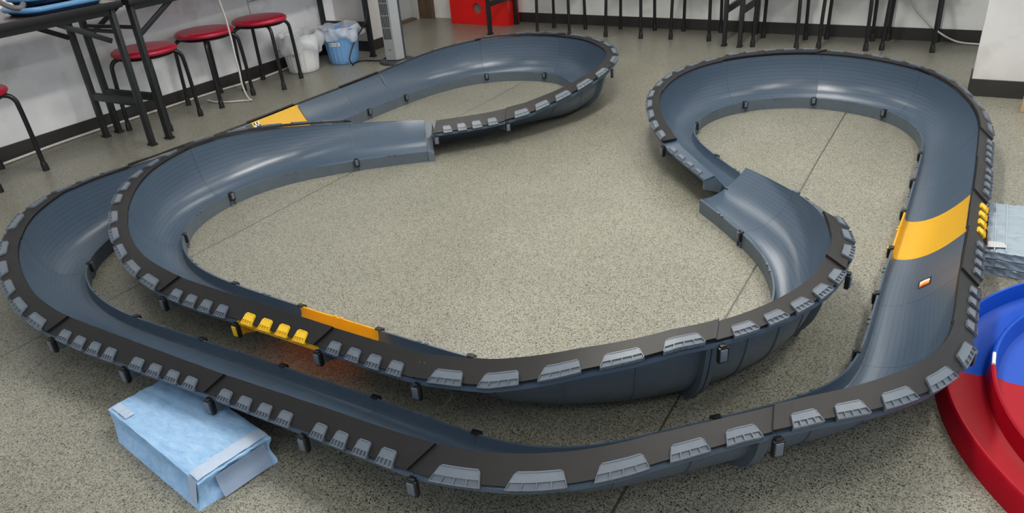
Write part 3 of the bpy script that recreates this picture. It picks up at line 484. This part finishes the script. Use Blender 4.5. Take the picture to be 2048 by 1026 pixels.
# flared end piece on the left jump ramp
eb = MB(); n_ = 12; prof = []
for x, dz in ((-.002, 0.0), (-.012, -.008), (-.030, -.016)):
    w1 = PI_.par(0)[0]
    prof.append([PI_.pt(x, u, PI_.deck(0, max(.014, u))+dz) for u in [.0+(w1+.0)*k/n_ for k in range(n_+1)]])
V = [p for r in prof for p in r]; base = [Vector((p.x, p.y, max(.0, p.z-.03))) for p in prof[2]]; V += base
eb.add(V, [[i*(n_+1)+k, i*(n_+1)+k+1, (i+1)*(n_+1)+k+1, (i+1)*(n_+1)+k] for i in range(3) for k in range(n_)])
eb.prism([PI_.pt(-.002, -.004, 0), PI_.pt(-.002, -.004, .052), PI_.pt(-.014, -.004, .046), PI_.pt(-.032, -.004, .030), PI_.pt(-.032, -.004, 0)], Vector((*(PI_.fr(0)[2]*.006), 0)))
eb.build('ramp_end', M_GREY, inner, 40)
# finish line: chequers, black band, thin yellow-green rule
M_CHK = bpy.data.materials.new('chequers'); M_CHK.use_nodes = True
nt = M_CHK.node_tree; uvn = nt.nodes.new('ShaderNodeUVMap'); uvn.uv_map = 'UVMap'; mpn = nt.nodes.new('ShaderNodeMapping'); mpn.inputs['Scale'].default_value = (20, 4, 1)
ck = nt.nodes.new('ShaderNodeTexChecker'); ck.inputs['Scale'].default_value = 1; ck.inputs['Color1'].default_value = (.75, .72, .68, 1); ck.inputs['Color2'].default_value = (.012, .01, .012, 1)
nt.links.new(uvn.outputs[0], mpn.inputs[0]); nt.links.new(mpn.outputs[0], ck.inputs['Vector']); nt.links.new(ck.outputs[0], nt.nodes['Principled BSDF'].inputs['Base Color']); nt.nodes['Principled BSDF'].inputs['Roughness'].default_value = .4
M_RULE = mat('lime_rule', (.55, .60, .10), .4); M_DKG = mat('dark_green_tape', (.012, .022, .012), .4)
w_ = PO.par(3.4)[0]
decal(PO, 3.407, 3.441, .02, w_-.004, M_CHK, fin_sec, 'chequered_line')
decal(PO, 3.4415, 3.4455, .02, w_-.004, M_RULE, fin_sec, 'lime_line')
decal(PO, 3.1415, 3.147, .02, w_-.004, M_DKG, fin_sec, 'dark_line')
decal(PO, 3.452, 3.49, .02, w_-.004, M_DKG, nxt_sec, 'black_band')
for u in (.045, .085, .125): decal(PO, 3.454, 3.488, u, u+.003, mat('white_tick', (.7, .7, .66), .4), nxt_sec, 'tick_mark', .002)
# small flag sticker on the right hand straight
FS, FU = 7.935, .110
M_ST = [mat('sticker_black', (.01, .01, .01), .4), mat('sticker_cream', (.72, .70, .58), .4), mat('sticker_orange', (.75, .33, .04), .4), mat('sticker_red', (.30, .02, .015), .4)]
fsb = MB()
def fp(a_, c_, h_): x = FS+a_; u = FU+c_; return PO.pt(x, u, PO.deck(x, u)+h_)
W2 = .0145
for (lo, hi, mi, hh, ww) in ((-.022, .027, 0, .0012, .0145), (.006, .020, 1, .0022, .0110), (-.008, .006, 2, .0022, .0110), (-.020, -.008, 3, .0022, .0110)):
    ch = .004
    fsb.add([fp(lo-ch*(mi > 0), -ww, hh), fp(lo, 0, hh), fp(lo-ch*(mi > 0), ww, hh), fp(hi-ch*(mi > 0), ww, hh), fp(hi, 0, hh), fp(hi-ch*(mi > 0), -ww, hh)], [[0, 1, 4, 5], [1, 2, 3, 4]], mi)
fsb.build('flag_sticker', M_ST, flag_sec, 0)
# ------------------------------------------------------------------ stools
def stool(loc, rz, label, group):
    t = thing('stool', label, 'stool', loc, rz, group); t.scale = (1, 1, 1.03)
    pr = [(0, .398), (.15, .398), (.170, .402), (.176, .411), (.173, .422), (.160, .430), (.12, .434), (0, .436)]
    MB().lathe(pr, 48).build('seat', M_SEAT, t, 50)
    MB().lathe([(0, .384), (.15, .384), (.155, .392), (.15, .3985), (0, .3985)], 32).build('seat_plate', M_PAINT, t, 40)
    for k in range(4):
        a = math.pi/4+k*math.pi/2; ca, sa = math.cos(a), math.sin(a)
        P = spline([(.02, .388), (.12, .388), (.165, .384), (.187, .360), (.193, .32), (.196, .2), (.199, .03)] and [(r*ca, r*sa, z) for r, z in ((.02, .388), (.11, .388), (.158, .383), (.183, .360), (.190, .32), (.195, .2), (.199, .02))], 5)
        lg = MB().tube(P, .0115, 10).build('leg', M_PAINT, t, 60)
        MB().tube([(.1975*ca, .1975*sa, .045), (.199*ca, .199*sa, .03), (.2*ca, .2*sa, 0)], [.0125, .0155, .0165], 12).build('rubber_foot', M_BLACK, lg, 40)
    return t
s0 = stool((-3.985, 2.535, 0), math.radians(16), 'red round stool standing behind the folding table legs', 'red stools under the wall tables')
dup(s0, (-4.05, 3.0, 0), math.radians(6), 'red round stool in the middle of three, beside the hanging white cable')
dup(s0, (-4.0, 3.40, 0), math.radians(22), 'red round stool next to the translucent white bin')
dup(s0, (-4.0, 1.59, 0), math.radians(17), 'red round stool half cut off by the left edge, under the brown table')
BS = [(-2.785, 5.31, 'first from the red box'), (-2.225, 5.365, 'second from the red box'), (-1.72, 5.38, 'third from the red box'), (-1.105, 5.27, 'fourth from the red box'), (-.692, 5.31, 'fifth from the red box'), (-.322, 5.35, 'nearest the white column')]
for i, (x, y, txt) in enumerate(BS):
    o = dup(s0, (x, y, 0), 0, 'stool by the back wall showing only black legs, ' + txt); o['group'] = 'stools along the back wall'
# ------------------------------------------------------------------ folding tables
def table(loc, rz, label, L=1.97, Dp=.52, ld=.42):
    """length along local x, front edge at local y = -Dp/2"""
    t = thing('folding_table', label, 'table', loc, rz, 'folding tables')
    tp = MB(); tp.box((0, 0, .735), (L, Dp, .024), 0, bev=.004); tp.build('tabletop', M_WOODTOP, t, 40)
    eb_ = MB()
    for y in (-Dp/2, Dp/2): eb_.box((0, y, .732), (L+.006, .008, .034), bev=.003)
    for x in (-L/2, L/2): eb_.box((x, 0, .732), (.008, Dp, .034), bev=.003)
    eb_.build('edge_band', M_PAINT, t, 40)
    rb = MB()
    for y in (-ld/2, ld/2): rb.box((0, y, .703), (L-.1, .03, .038), bev=.004)
    rb.build('frame_rail', M_LEG, t, 40)
    for sx in (-1, 1):
        x = sx*(L/2-.035)
        for y in (-ld/2, ld/2):
            lg = MB().box((x, y, .36), (.025, .038, .70), bev=.005).build('leg', M_LEG, t, 40)
            MB().box((x, y, .006), (.034, .050, .012), bev=.003).build('rubber_foot', M_BLACK, lg, 40)
            b0, b1 = Vector((x-sx*.03, y+.02*(1 if y < 0 else -1), .56)), Vector((x-sx*.27, y+.02*(1 if y < 0 else -1), .69)); d_ = (b1-b0); n_1 = d_.normalized(); up = Vector((0, 1, 0)); q = n_1.cross(up)
            MB().box((b0+b1)/2, (d_.length, .012, .026), axes=(n_1, up, q), bev=.003).build('brace', M_LEG, t, 40)
        MB().box((x, 0, .235), (.022, ld, .042), bev=.004).build('crossbar', M_LEG, t, 40)
        MB().box((x, 0, .60), (.018, ld, .018), bev=.004).build('hinge_bar', M_LEG, t, 40)
    return t
t0 = table((-3.90, 2.272-.988, 0), math.radians(90), 'dark brown folding table by the left wall with the blue tray on it')
an = math.radians(90+4.0)
ex = Vector((math.cos(an), math.sin(an), 0)); 
bl_c = Vector((-3.902, 2.290, 0))+ex*.99
dup(t0, bl_c, an, 'folding table by the left wall over the red stools, far legs next to the fan')
dup(t0, (-2.385, 5.33, 0), 0, 'black-legged folding table along the back wall, left legs in front of the red box')
dup(t0, (-.375, 5.315, 0), 0, 'black-legged folding table along the back wall on the right, ending behind the white column')
# ------------------------------------------------------------------ blue tray on the near table
M_TRAY = mat('blue_tray', (.09, .235, .44), .35, noise=.1); M_TRAYIN = mat('dark_blue_tray', (.012, .03, .075), .4)
def rrect(w, d, r, n=8):
    out = []
    for cx, cy, a in ((w/2-r, d/2-r, 0), (-w/2+r, d/2-r, 90), (-w/2+r, -d/2+r, 180), (w/2-r, -d/2+r, 270)):
        for k in range(n+1):
            q = math.radians(a+90*k/n); out.append((cx+r*math.cos(q), cy+r*math.sin(q)))
    return out
def tray(loc, rz, label, wd, dp):
    t = thing('tray', label, 'tray', loc, rz, 'blue trays on the brown table')
    rr = rrect(wd, dp, .07); mb = MB(); n = len(rr)
    rings = []
    for k, z in ((.90, 0.0), (.93, .004), (.985, .022), (.985, .03), (.95, .03), (.90, .008)): rings.append([(x*k, y*k, z) for x, y in rr])
    V = [p for r in rings for p in r]
    fs = [[i*n+k, i*n+(k+1) % n, (i+1)*n+(k+1) % n, (i+1)*n+k] for i in range(5) for k in range(n)]+[list(range(n))[::-1], [5*n+k for k in range(n)]]
    mb.add(V, fs).build('tray_body', M_TRAYIN, t, 50)
    pts = [(x, y, .026) for x, y in rr]+[(rr[0][0], rr[0][1], .026)]
    MB().tube(pts, .0125, 10, cap=False).build('rim', M_TRAY, t, 60)
    return t
tray((-3.775, 2.02, .748), math.radians(92), 'larger blue plastic tray with a rounded rim lying on the brown table', .39, .26)
tray((-3.81, 2.04, .790), math.radians(95), 'smaller blue tray stacked on top of the larger one on the brown table', .36, .20)
sp_ = spline([(-3.73, 1.86, .80), (-3.70, 1.83, .79), (-3.72, 1.80, .795), (-3.80, 1.78, .83), (-3.9, 1.78, .86)], 6)
hd = MB().tube(sp_, .012, 10).build('hose', mat('grey_hose', (.12, .115, .115), .45), None, 60); tag(hd, 'short grey curved hose lying against the blue trays at the table corner', 'hose')
# ------------------------------------------------------------------ bins
def bin_(loc, label, M, rt=.135, rb=.105, h=.25):
    t = thing('waste_bin', label, 'bin', loc, 0, 'waste bins by the left wall')
    def fn(a, j, r, z):
        return (r*(1+.012*math.cos(a*22)) if 0 < z < h-.015 and r > .05 else r, z)
    pr = [(0, .0), (rb-.006, 0), (rb, .006)]+[(rb+(rt-rb)*k/8, .006+(h-.006)*k/8) for k in range(1, 9)]+[(rt+.004, h), (rt+.002, h-.006)]+[(rt-.005-(rt-rb)*k/8, h-.01-(h-.02)*k/8) for k in range(9)]+[(0, .009)]
    MB().lathe(pr, 132, fn=fn).build('bucket', M, t, 50)
    return t
M_BINW = mat('translucent_white_plastic', (.72, .73, .74), .4, trans=.0, sub=0); M_BINB = mat('blue_bin_plastic', (.17, .36, .66), .38, noise=.06)
M_BAG = mat('clear_plastic_bag', (.86, .88, .92), .3, alpha=.42); M_BAG.node_tree.nodes['Principled BSDF'].inputs['Subsurface Weight'].default_value = 0
def bag(loc, label, rt, h, drop, seed, lean=0):
    rnd = random.Random(seed); ph = [rnd.uniform(0, 6.28) for _ in range(8)]
    def fn(a, j, r, z):
        k = .010*math.sin(5*a+ph[0]+j)+.009*math.sin(9*a+ph[1]-j*.7)+.006*math.sin(17*a+ph[2]+j*1.3)
        dz = .012*math.sin(4*a+ph[3]+j*.5)+.010*math.sin(7*a+ph[4])
        amt = 1 if j < 4 else .6
        return (r+k*amt+lean*max(0, math.cos(a-.2))*(1 if j < 4 else 0), z+dz*(1 if j < 3 else .5))
    pr = [(rt+.012, h-drop), (rt+.026, h-drop*.72), (rt+.024, h-drop*.4), (rt+.014, h-.01), (rt+.004, h+.016), (rt-.010, h+.010), (rt-.016, h-.04), (rt-.03, h-.11), (rt-.055, h-.16), (.03, h-.19), (0, h-.19)]
    o = MB().lathe(pr, 90, c=loc, fn=fn).build('bin_liner', M_BAG, None, 75)
    return tag(o, label, 'bin bag', 'clear bags lining the bins')
b1 = bin_((-4.07, 3.765, 0), 'translucent white waste bin lined with a clear bag', M_BINW)
b2 = bin_((-3.945, 4.055, 0), 'light blue waste bin lined with a clear bag', M_BINB)
bag((-4.07, 3.765, 0), 'crumpled clear bag hanging over the rim of the white bin', .137, .25, .10, 3, .008)
bag((-3.945, 4.055, 0), 'crumpled clear bag hanging over the rim of the blue bin', .137, .25, .07, 9)
def bin_label(parent, ang, z, w_, h_):
    mb = MB(); n = 8; r0 = .105+(.135-.105)*(z/.25)+.0035
    def q(al, zz): r_ = .105+(.135-.105)*(zz/.25)+.0042; return (r_*math.cos(ang+al), r_*math.sin(ang+al), zz)
    hw = w_/2/r0
    V = [q(-hw+2*hw*k/n, z+sg*h_/2) for sg in (-1, 1) for k in range(n+1)]
    mb.add(V, [[k, k+1, n+2+k, n+1+k] for k in range(n)], 0)
    def stroke(a0, z0_, a1, z1_, th=.0016):
        d = .0008
        p = [q(a0/r0, z+z0_), q(a1/r0, z+z1_)]; A = Vector(p[0]); B = Vector(p[1]); rad = Vector((A.x, A.y, 0)).normalized(); d_ = (B-A).normalized(); s_ = d_.cross(rad)*th
        mb.add([A-s_+rad*d, B-s_+rad*d, B+s_+rad*d, A+s_+rad*d], [[0, 1, 2, 3]], 1)
    # handwritten characters on the paper label (too small in the photo to read): an upright stroke pair, an angle, a box
    for x0, st in ((-.034, ((0, -.006, 0, .007), (.004, -.007, .004, .007))), (-.020, ((0, .007, 0, -.007), (0, 0, .006, .004))), (-.004, ((.008, .008, 0, 0), (0, 0, .008, -.008))), (.016, ((0, -.007, 0, .007), (0, .007, .012, .007), (.012, .007, .012, -.007), (0, -.007, .012, -.007)))):
        for s4 in st: stroke(x0+s4[0], s4[1], x0+s4[2], s4[3])
    mb.build('label_card', [mat('paper', (.75, .75, .72), .7), mat('ink', (.03, .03, .04), .6)], parent, 0)
bin_label(b2, math.radians(-72), .150, .085, .026)
bin_label(b1, math.radians(-80), .135, .06, .024)
# ------------------------------------------------------------------ tower fan
fan = thing('tower_fan', 'silver tower fan on a round dark base beside the black table leg', 'fan', (-3.535, 4.16, 0), math.radians(42))
M_SIL = mat('silver_plastic', (.40, .42, .44), .32, .5, metal=.25, noise=.04); M_SIL2 = mat('silver_front', (.33, .345, .355), .38, metal=.2); M_DKG2 = mat('dark_grey_plastic', (.035, .04, .045), .4)
MB().lathe([(0, 0), (.118, 0), (.125, .006), (.122, .016), (.09, .024), (.05, .028), (0, .028)], 48).build('base', M_DKG2, fan, 50)
HT = .98
def fx(poly, z0, z1, name, M): 
    return MB().prism([(x, y, z0) for x, y in poly], (0, 0, z1-z0)).build(name, M, fan, 30)
fx([(-.075, -.045), (-.005, -.085), (.055, -.060), (.055, .03), (-.075, .03)], .03, HT, 'body', M_SIL)
fx([(.0555, -.045), (.070, -.038), (.070, .05), (.03, .080), (-.04, .080), (-.060, .0305), (.0555, .0305)], .04, HT-.02, 'back_shell', M_DKG2)
g = MB(); fa, fb = Vector((-.075, -.045, 0)), Vector((-.005, -.085, 0)); gx = (fb-fa).normalized(); gn = Vector((gx.y, -gx.x, 0)); wl = (fb-fa).length
fpnl = MB(); fpnl.box((fa+fb)/2+gn*.001+Vector((0, 0, .5*HT)), (wl-.002, .003, HT-.08), axes=(gx, gn, Vector((0, 0, 1)))); fpnl.build('front_panel', M_SIL2, fan, 30)
for zb in range(9):
    for c_ in range(5):
        g.box(fa+gx*(wl*(.16+.155*c_))+gn*.003+Vector((0, 0, .212+zb*.083)), (.0062, .003, .076), axes=(gx, gn, Vector((0, 0, 1))))
g.build('grille', M_BLACK, fan, 0)
MB().box(fa+gx*wl*.5+gn*.003+Vector((0, 0, .10)), (.02, .001, .005), axes=(gx, gn, Vector((0, 0, 1)))).build('badge', M_DKG2, fan, 0)
# ------------------------------------------------------------------ red box
rbx = thing('red_box', 'glossy red box with a round hole standing against the back wall', 'box', (-3.65, 5.535, 0), math.radians(-1.5))
hm = MB(); W_, D_, H_ = .60, .17, .42; hc, hz, hr = -.015, .135, .045
segs = 32; ring = [(hc+hr*math.cos(2*math.pi*k/segs), hz+hr*math.sin(2*math.pi*k/segs)) for k in range(segs)]
def sq(k):
    a = 2*math.pi*k/segs; c_, s_ = math.cos(a), math.sin(a)
    tx = ((W_/2-hc) if c_ > 0 else (W_/2+hc))/max(abs(c_), 1e-6); tz = ((H_-hz) if s_ > 0 else hz)/max(abs(s_), 1e-6); q = min(tx, tz); return (hc+c_*q, hz+s_*q)
so = [sq(k) for k in range(segs)]
yf, yb = -D_/2, D_/2
V = [(x, yf, z) for x, z in ring]+[(x, yf, z) for x, z in so]+[(x, yf+.03, z) for x, z in ring]
for cx_, cz_ in ((-W_/2, 0), (W_/2, 0), (W_/2, H_), (-W_/2, H_)):
    q_ = math.atan2(cz_-hz, cx_-hc); k0 = int((q_ % (2*math.pi))/(2*math.pi)*segs); V.append((cx_, yf, cz_))
ck_ = [int((math.atan2(cz_-hz, cx_-hc) % (2*math.pi))/(2*math.pi)*segs) for cx_, cz_ in ((-W_/2, 0), (W_/2, 0), (W_/2, H_), (-W_/2, H_))]
hm.add(V, [[segs+k0, segs+(k0+1) % segs, 3*segs+i_] for i_, k0 in enumerate(ck_)]+[[k, (k+1) % segs, segs+(k+1) % segs, segs+k] for k in range(segs)]+[[k, 2*segs+k, 2*segs+(k+1) % segs, (k+1) % segs] for k in range(segs)])
x0, x1 = -W_/2, W_/2
cn = [(x0, yf, 0), (x1, yf, 0), (x1, yb, 0), (x0, yb, 0), (x0, yf, H_), (x1, yf, H_), (x1, yb, H_), (x0, yb, H_)]
hm.add(cn, [[0, 3, 2, 1], [4, 5, 6, 7], [1, 2, 6, 5], [2, 3, 7, 6], [3, 0, 4, 7]])
hm.build('box_body', mat('red_gloss', (.80, .012, .010), .3, coat=.2), rbx, 30)
MB().prism([(hc+hr*1.0*math.cos(2*math.pi*k/segs), yf+.028, hz+hr*1.0*math.sin(2*math.pi*k/segs)) for k in range(segs)], (0, .002, 0)).build('hole_backing', mat('grey_inside', (.20, .19, .17), .6), rbx, 30)
# ------------------------------------------------------------------ cables
def cable(pts, r, M, label, name='cable', n=8):
    o = MB().tube(spline(pts, n), r, 8).build(name, M, None, 60); return tag(o, label, 'cable')
xw = LX+.016
cable([(-4.20, .8, .008), (-4.20, 1.3, .008), (-4.225, 1.70, .008), (-4.262, 2.0, .008), (-4.272, 2.29, .008), (-4.266, 2.63, .008), (-4.25, 3.12, .008), (-4.21, 3.45, .008), (-4.235, 3.75, .008), (-4.265, 3.92, .008)], .0072, M_WHITE, 'white cable lying along the foot of the left wall')
cable([(-3.835, 2.978, .705), (-3.82, 2.987, .623), (-3.82, 3.002, .506), (-3.82, 3.006, .388), (-3.82, 3.004, .299), (-3.82, 3.007, .207), (-3.82, 3.004, .108), (-3.815, 3.02, .03), (-3.82, 3.045, .006), (-3.87, 3.02, .006), (-3.95, 2.97, .006), (-4.04, 2.94, .006), (-4.12, 2.95, .006)], .0055, M_WHITE, 'white cable hanging from the table down beside the red stools')
cable([(-3.60, 4.13, .035), (-3.67, 4.13, .006), (-3.80, 4.10, .006), (-3.82, 4.02, .006), (-3.79, 3.97, .008), (-3.80, 3.96, .06), (-3.80, 4.05, .17), (-3.80, 4.18, .26), (-3.8, 4.22, .34)], .005, M_BLACK, 'thin black fan cord looping round the table leg beside the blue bin')
cable([(-3.74, 4.46, .62), (-3.79, 4.44, .50), (-3.82, 4.43, .36), (-3.76, 4.40, .22), (-3.70, 4.36, .10), (-3.68, 4.33, .008)], .012, M_BLACK, 'thick black cable hanging in front of the pillar behind the fan')
yb_ = 5.42
cable([(-.40, 5.515, .40), (-.36, 5.515, .24), (-.26, 5.51, .13), (-.16, 5.47, .06), (-.06, 5.46, .016), (.06, 5.45, .008), (.25, 5.42, .007)], .0055, M_WHITE, 'white cable sagging down the back wall and running behind the column')
# ------------------------------------------------------------------ wrapped bundles
def soft_box(name, M, corners, h, label, cat, seed, over=.0, side_in=0, base=None):
    """a wrapped, slightly crushed block: corners = 4 floor points anticlockwise"""
    rnd = random.Random(seed); A, B, C_, D_ = [Vector((x, y, 0)) for x, y in corners]
    nu, nv, nz = 36, 20, 9; mb = MB(); idx = {}; V = []
    def key(i, j, k):
        if (i, j, k) not in idx:
            u, v, w2 = i/nu, j/nv, k/nz
            p = (A*(1-u)+B*u)*(1-v)+(D_*(1-u)+C_*u)*v
            if base:
                e_ = [Vector((x_, y_, 0)) for x_, y_ in base]; pb = (e_[0]*(1-u)+e_[1]*u)*(1-v)+(e_[3]*(1-u)+e_[2]*u)*v; kk = w2**.6; p = pb*(1-kk)+p*kk
            p = Vector((p.x, p.y, h*w2))
            c = (A+B+C_+D_)/4; d = Vector((p.x-c.x, p.y-c.y, 0))
            edge = min(u, 1-u) == 0 or min(v, 1-v) == 0
            if edge: p -= d.normalized()*side_in*math.sin(math.pi*min(1, max(0, w2)))**2*(1+.4*math.sin(u*13+v*9+seed))
            s1 = .0010*math.sin(u*31+v*17+w2*8+seed)+.0010*math.sin(u*11-v*43+seed*2)+.0008*math.sin(u*71+v*29)
            if k == nz: p.z += s1*1.0-.004*(abs(u-.5)*2)**6-.003*(abs(v-.5)*2)**6
            elif edge and k > 0: p += d.normalized()*s1*1.6
            idx[(i, j, k)] = len(V); V.append(p)
        return idx[(i, j, k)]
    F = []
    for i in range(nu):
        for j in range(nv): F.append([key(i, j, nz), key(i+1, j, nz), key(i+1, j+1, nz), key(i, j+1, nz)]); F.append([key(i, j, 0), key(i, j+1, 0), key(i+1, j+1, 0), key(i+1, j, 0)])
        for k in range(nz): F.append([key(i, 0, k), key(i+1, 0, k), key(i+1, 0, k+1), key(i, 0, k+1)]); F.append([key(i, nv, k), key(i, nv, k+1), key(i+1, nv, k+1), key(i+1, nv, k)])
    for j in range(nv):
        for k in range(nz): F.append([key(0, j, k), key(0, j, k+1), key(0, j+1, k+1), key(0, j+1, k)]); F.append([key(nu, j, k), key(nu, j+1, k), key(nu, j+1, k+1), key(nu, j, k+1)])
    mb.add(V, F)
    return mb.build(name, M, None, 45)
def wrap_mat(name, c1, c2, c3, sc=16, rough=.35):
    M = mat(name, c1, rough); nt = M.node_tree; b = nt.nodes['Principled BSDF']; tc = nt.nodes.new('ShaderNodeTexCoord')
    mp = nt.nodes.new('ShaderNodeMapping'); mp.inputs['Scale'].default_value = (1, 3.2, 1.5); mp.inputs['Rotation'].default_value = (0, 0, .25); nt.links.new(tc.outputs['Object'], mp.inputs[0])
    n = nt.nodes.new('ShaderNodeTexNoise'); n.inputs['Scale'].default_value = sc; n.inputs['Detail'].default_value = 8; n.inputs['Roughness'].default_value = .65; n.inputs['Distortion'].default_value = .8
    nt.links.new(mp.outputs[0], n.inputs['Vector'])
    r = ramp(nt, [(.30, (*c2, 1)), (.50, (*c1, 1)), (.72, (*c3, 1))]); nt.links.new(n.outputs['Fac'], r.inputs[0])
    n2 = nt.nodes.new('ShaderNodeTexNoise'); n2.inputs['Scale'].default_value = sc*5; n2.inputs['Detail'].default_value = 4; nt.links.new(mp.outputs[0], n2.inputs['Vector'])
    r2 = ramp(nt, [(.66, (1, 1, 1, 1)), (.72, (.35, .38, .42, 1))]); nt.links.new(n2.outputs['Fac'], r2.inputs[0])
    mx = nt.nodes.new('ShaderNodeMix'); mx.data_type = 'RGBA'; mx.blend_type = 'MULTIPLY'; mx.inputs['Factor'].default_value = .8
    nt.links.new(r.outputs[0], mx.inputs['A']); nt.links.new(r2.outputs[0], mx.inputs['B']); nt.links.new(mx.outputs['Result'], b.inputs['Base Color'])
    bp = nt.nodes.new('ShaderNodeBump'); bp.inputs['Strength'].default_value = .6; bp.inputs['Distance'].default_value = .003; nt.links.new(n.outputs['Fac'], bp.inputs['Height']); nt.links.new(bp.outputs['Normal'], b.inputs['Normal'])
    return M
M_BW = wrap_mat('light_blue_wrap', (.27, .46, .70), (.20, .37, .63), (.37, .54, .75), 26)
M_GW = wrap_mat('grey_blue_wrap', (.25, .31, .37), (.19, .25, .31), (.31, .37, .43), 12)
M_TAPE = mat('white_tape', (.38, .47, .61), .35, noise=.12, nscale=30, bump=.3, bscale=120)
M_TAPEC = mat('clear_tape', (.25, .32, .45), .25, noise=.1, nscale=20)
BA, BB, BC = Vector((-1.696, .692)), Vector((-1.261, .625)), Vector((-1.231, .807))
BD = BA+(BC-BB)*1.0
HB = .066
blk = thing('wrapped_block', 'light blue plastic-wrapped block on the floor under the front of the track', 'block', (0, 0, 0))
o = soft_box('wrapping', M_BW, [BA, BB, BC, BD], HB, None, None, 4, side_in=.010, base=[(-1.635, .662), (-1.257, .605), (-1.213, .795), (-1.60, .855)]); o.parent = blk
def bq(u, v, z): p = BA+(BB-BA)*u+(BD-BA)*v; return Vector((p.x, p.y, z))
def strip_on(u0, u1, v0, v1, M, name, z=HB+.0035, n=14):
    mb = MB(); V = []
    for i in range(n+1):
        for j in range(3):
            u = u0+(u1-u0)*(j/2 if abs(u1-u0) < abs(v1-v0) else i/n); v = v0+(v1-v0)*(i/n if abs(u1-u0) < abs(v1-v0) else j/2)
            V.append(bq(u, v, z-.004*(abs(u-.5)*2)**6-.003*(abs(v-.5)*2)**6+.0008*math.sin(i*1.7)))
    mb.add(V, [[i*3+j, (i+1)*3+j, (i+1)*3+j+1, i*3+j+1] for i in range(n) for j in range(2)])
    mb.build(name, M, blk, 40)
strip_on(.90, .985, .02, .99, M_TAPE, 'tape')
strip_on(.02, .20, .04, .16, M_TAPE, 'tape')
mb = MB(); mb.add([bq(.90, -.006, HB), bq(.985, -.006, HB-.002), bq(.985, -.075, .006), bq(.93, -.085, .006)], [[0, 1, 2, 3]]); mb.build('tape', M_TAPE, blk, 0)
mb = MB(); V = [bq(1.014+.035*(1-k/6)-.014*math.sin(math.pi*k/6), v, .004+.056*k/6) for v in (.20, .35, .6, .75, .88) for k in range(7)]
mb.add(V, [[i*7+k, (i+1)*7+k, (i+1)*7+k+1, i*7+k+1] for i in range(4) for k in range(6)]); mb.build('tape', M_TAPEC, blk, 60)
GB = thing('wrapped_bundle', 'grey-blue wrapped flat bundle on the floor beside the yellow section on the right', 'bundle', (0, 0, 0))
for k in range(3):
    zb = .027*k; q = .004*((k*7) % 3-1)
    oo = soft_box('layer', M_GW, [(.158+q, 2.37), (.355+q, 2.37), (.355+q, 2.755), (.158+q, 2.755)], .0265, None, None, 11+k, side_in=.003); oo.parent = GB; oo.location = (0, 0, zb)
for x in (.182, .212, .265, .32): MB().box((x, 2.56, .0828), (.0022, .37, .0012)).build('tape', mat('pale_tape', (.36, .42, .48), .4), GB, 0)
MB().add([(.163, 2.385, .0838), (.215, 2.40, .0838), (.205, 2.43, .0838), (.166, 2.43, .0838)], [[0, 1, 2, 3]]).build('paper_scrap', mat('paper_scrap', (.42, .44, .47), .6), GB, 0)
# ------------------------------------------------------------------ blue and red round track tray
rt_ = thing('round_arena', 'round plastic ring tray, half blue and half red, at the right edge', 'tray', (.775, 1.80, 0))
PRF = [(.695, .0), (.687, .052), (.683, .056), (.678, .055), (.668, .014), (.655, .009), (.600, .010), (.590, .016), (.583, .055), (.579, .058), (.574, .055), (.562, .016), (.54, .010), (.20, .008), (0, .008)]
M_BLUE = mat('blue_gloss', (.004, .062, .42), .38, .25); M_RED = mat('red_plastic', (.32, .002, .011), .5, .2)
MB().lathe(PRF, 96, a0=0, a1=math.pi).build('blue_half', M_BLUE, rt_, 40)
MB().lathe(PRF, 96, a0=math.pi, a1=2*math.pi).build('red_half', M_RED, rt_, 40)
MB().tube([(-.579, -.01, .058), (-.5788, .014, .059), (-.5782, .04, .0585)], .0042, 8).build('painted_glint', mat('painted_glint', (.7, .7, .7), .5), rt_, 60)  # white highlight on the inner rim, modelled as a thin pale tube
# ------------------------------------------------------------------ wooden board at the right edge
tag(MB().box((.42, 4.10, .06), (.30, .025, .12), bev=.004).build('wooden_board', mat('pale_wood', (.50, .34, .19), .5, noise=.25, nscale=14)), 'pale wooden board standing on edge in front of the white column', 'board')
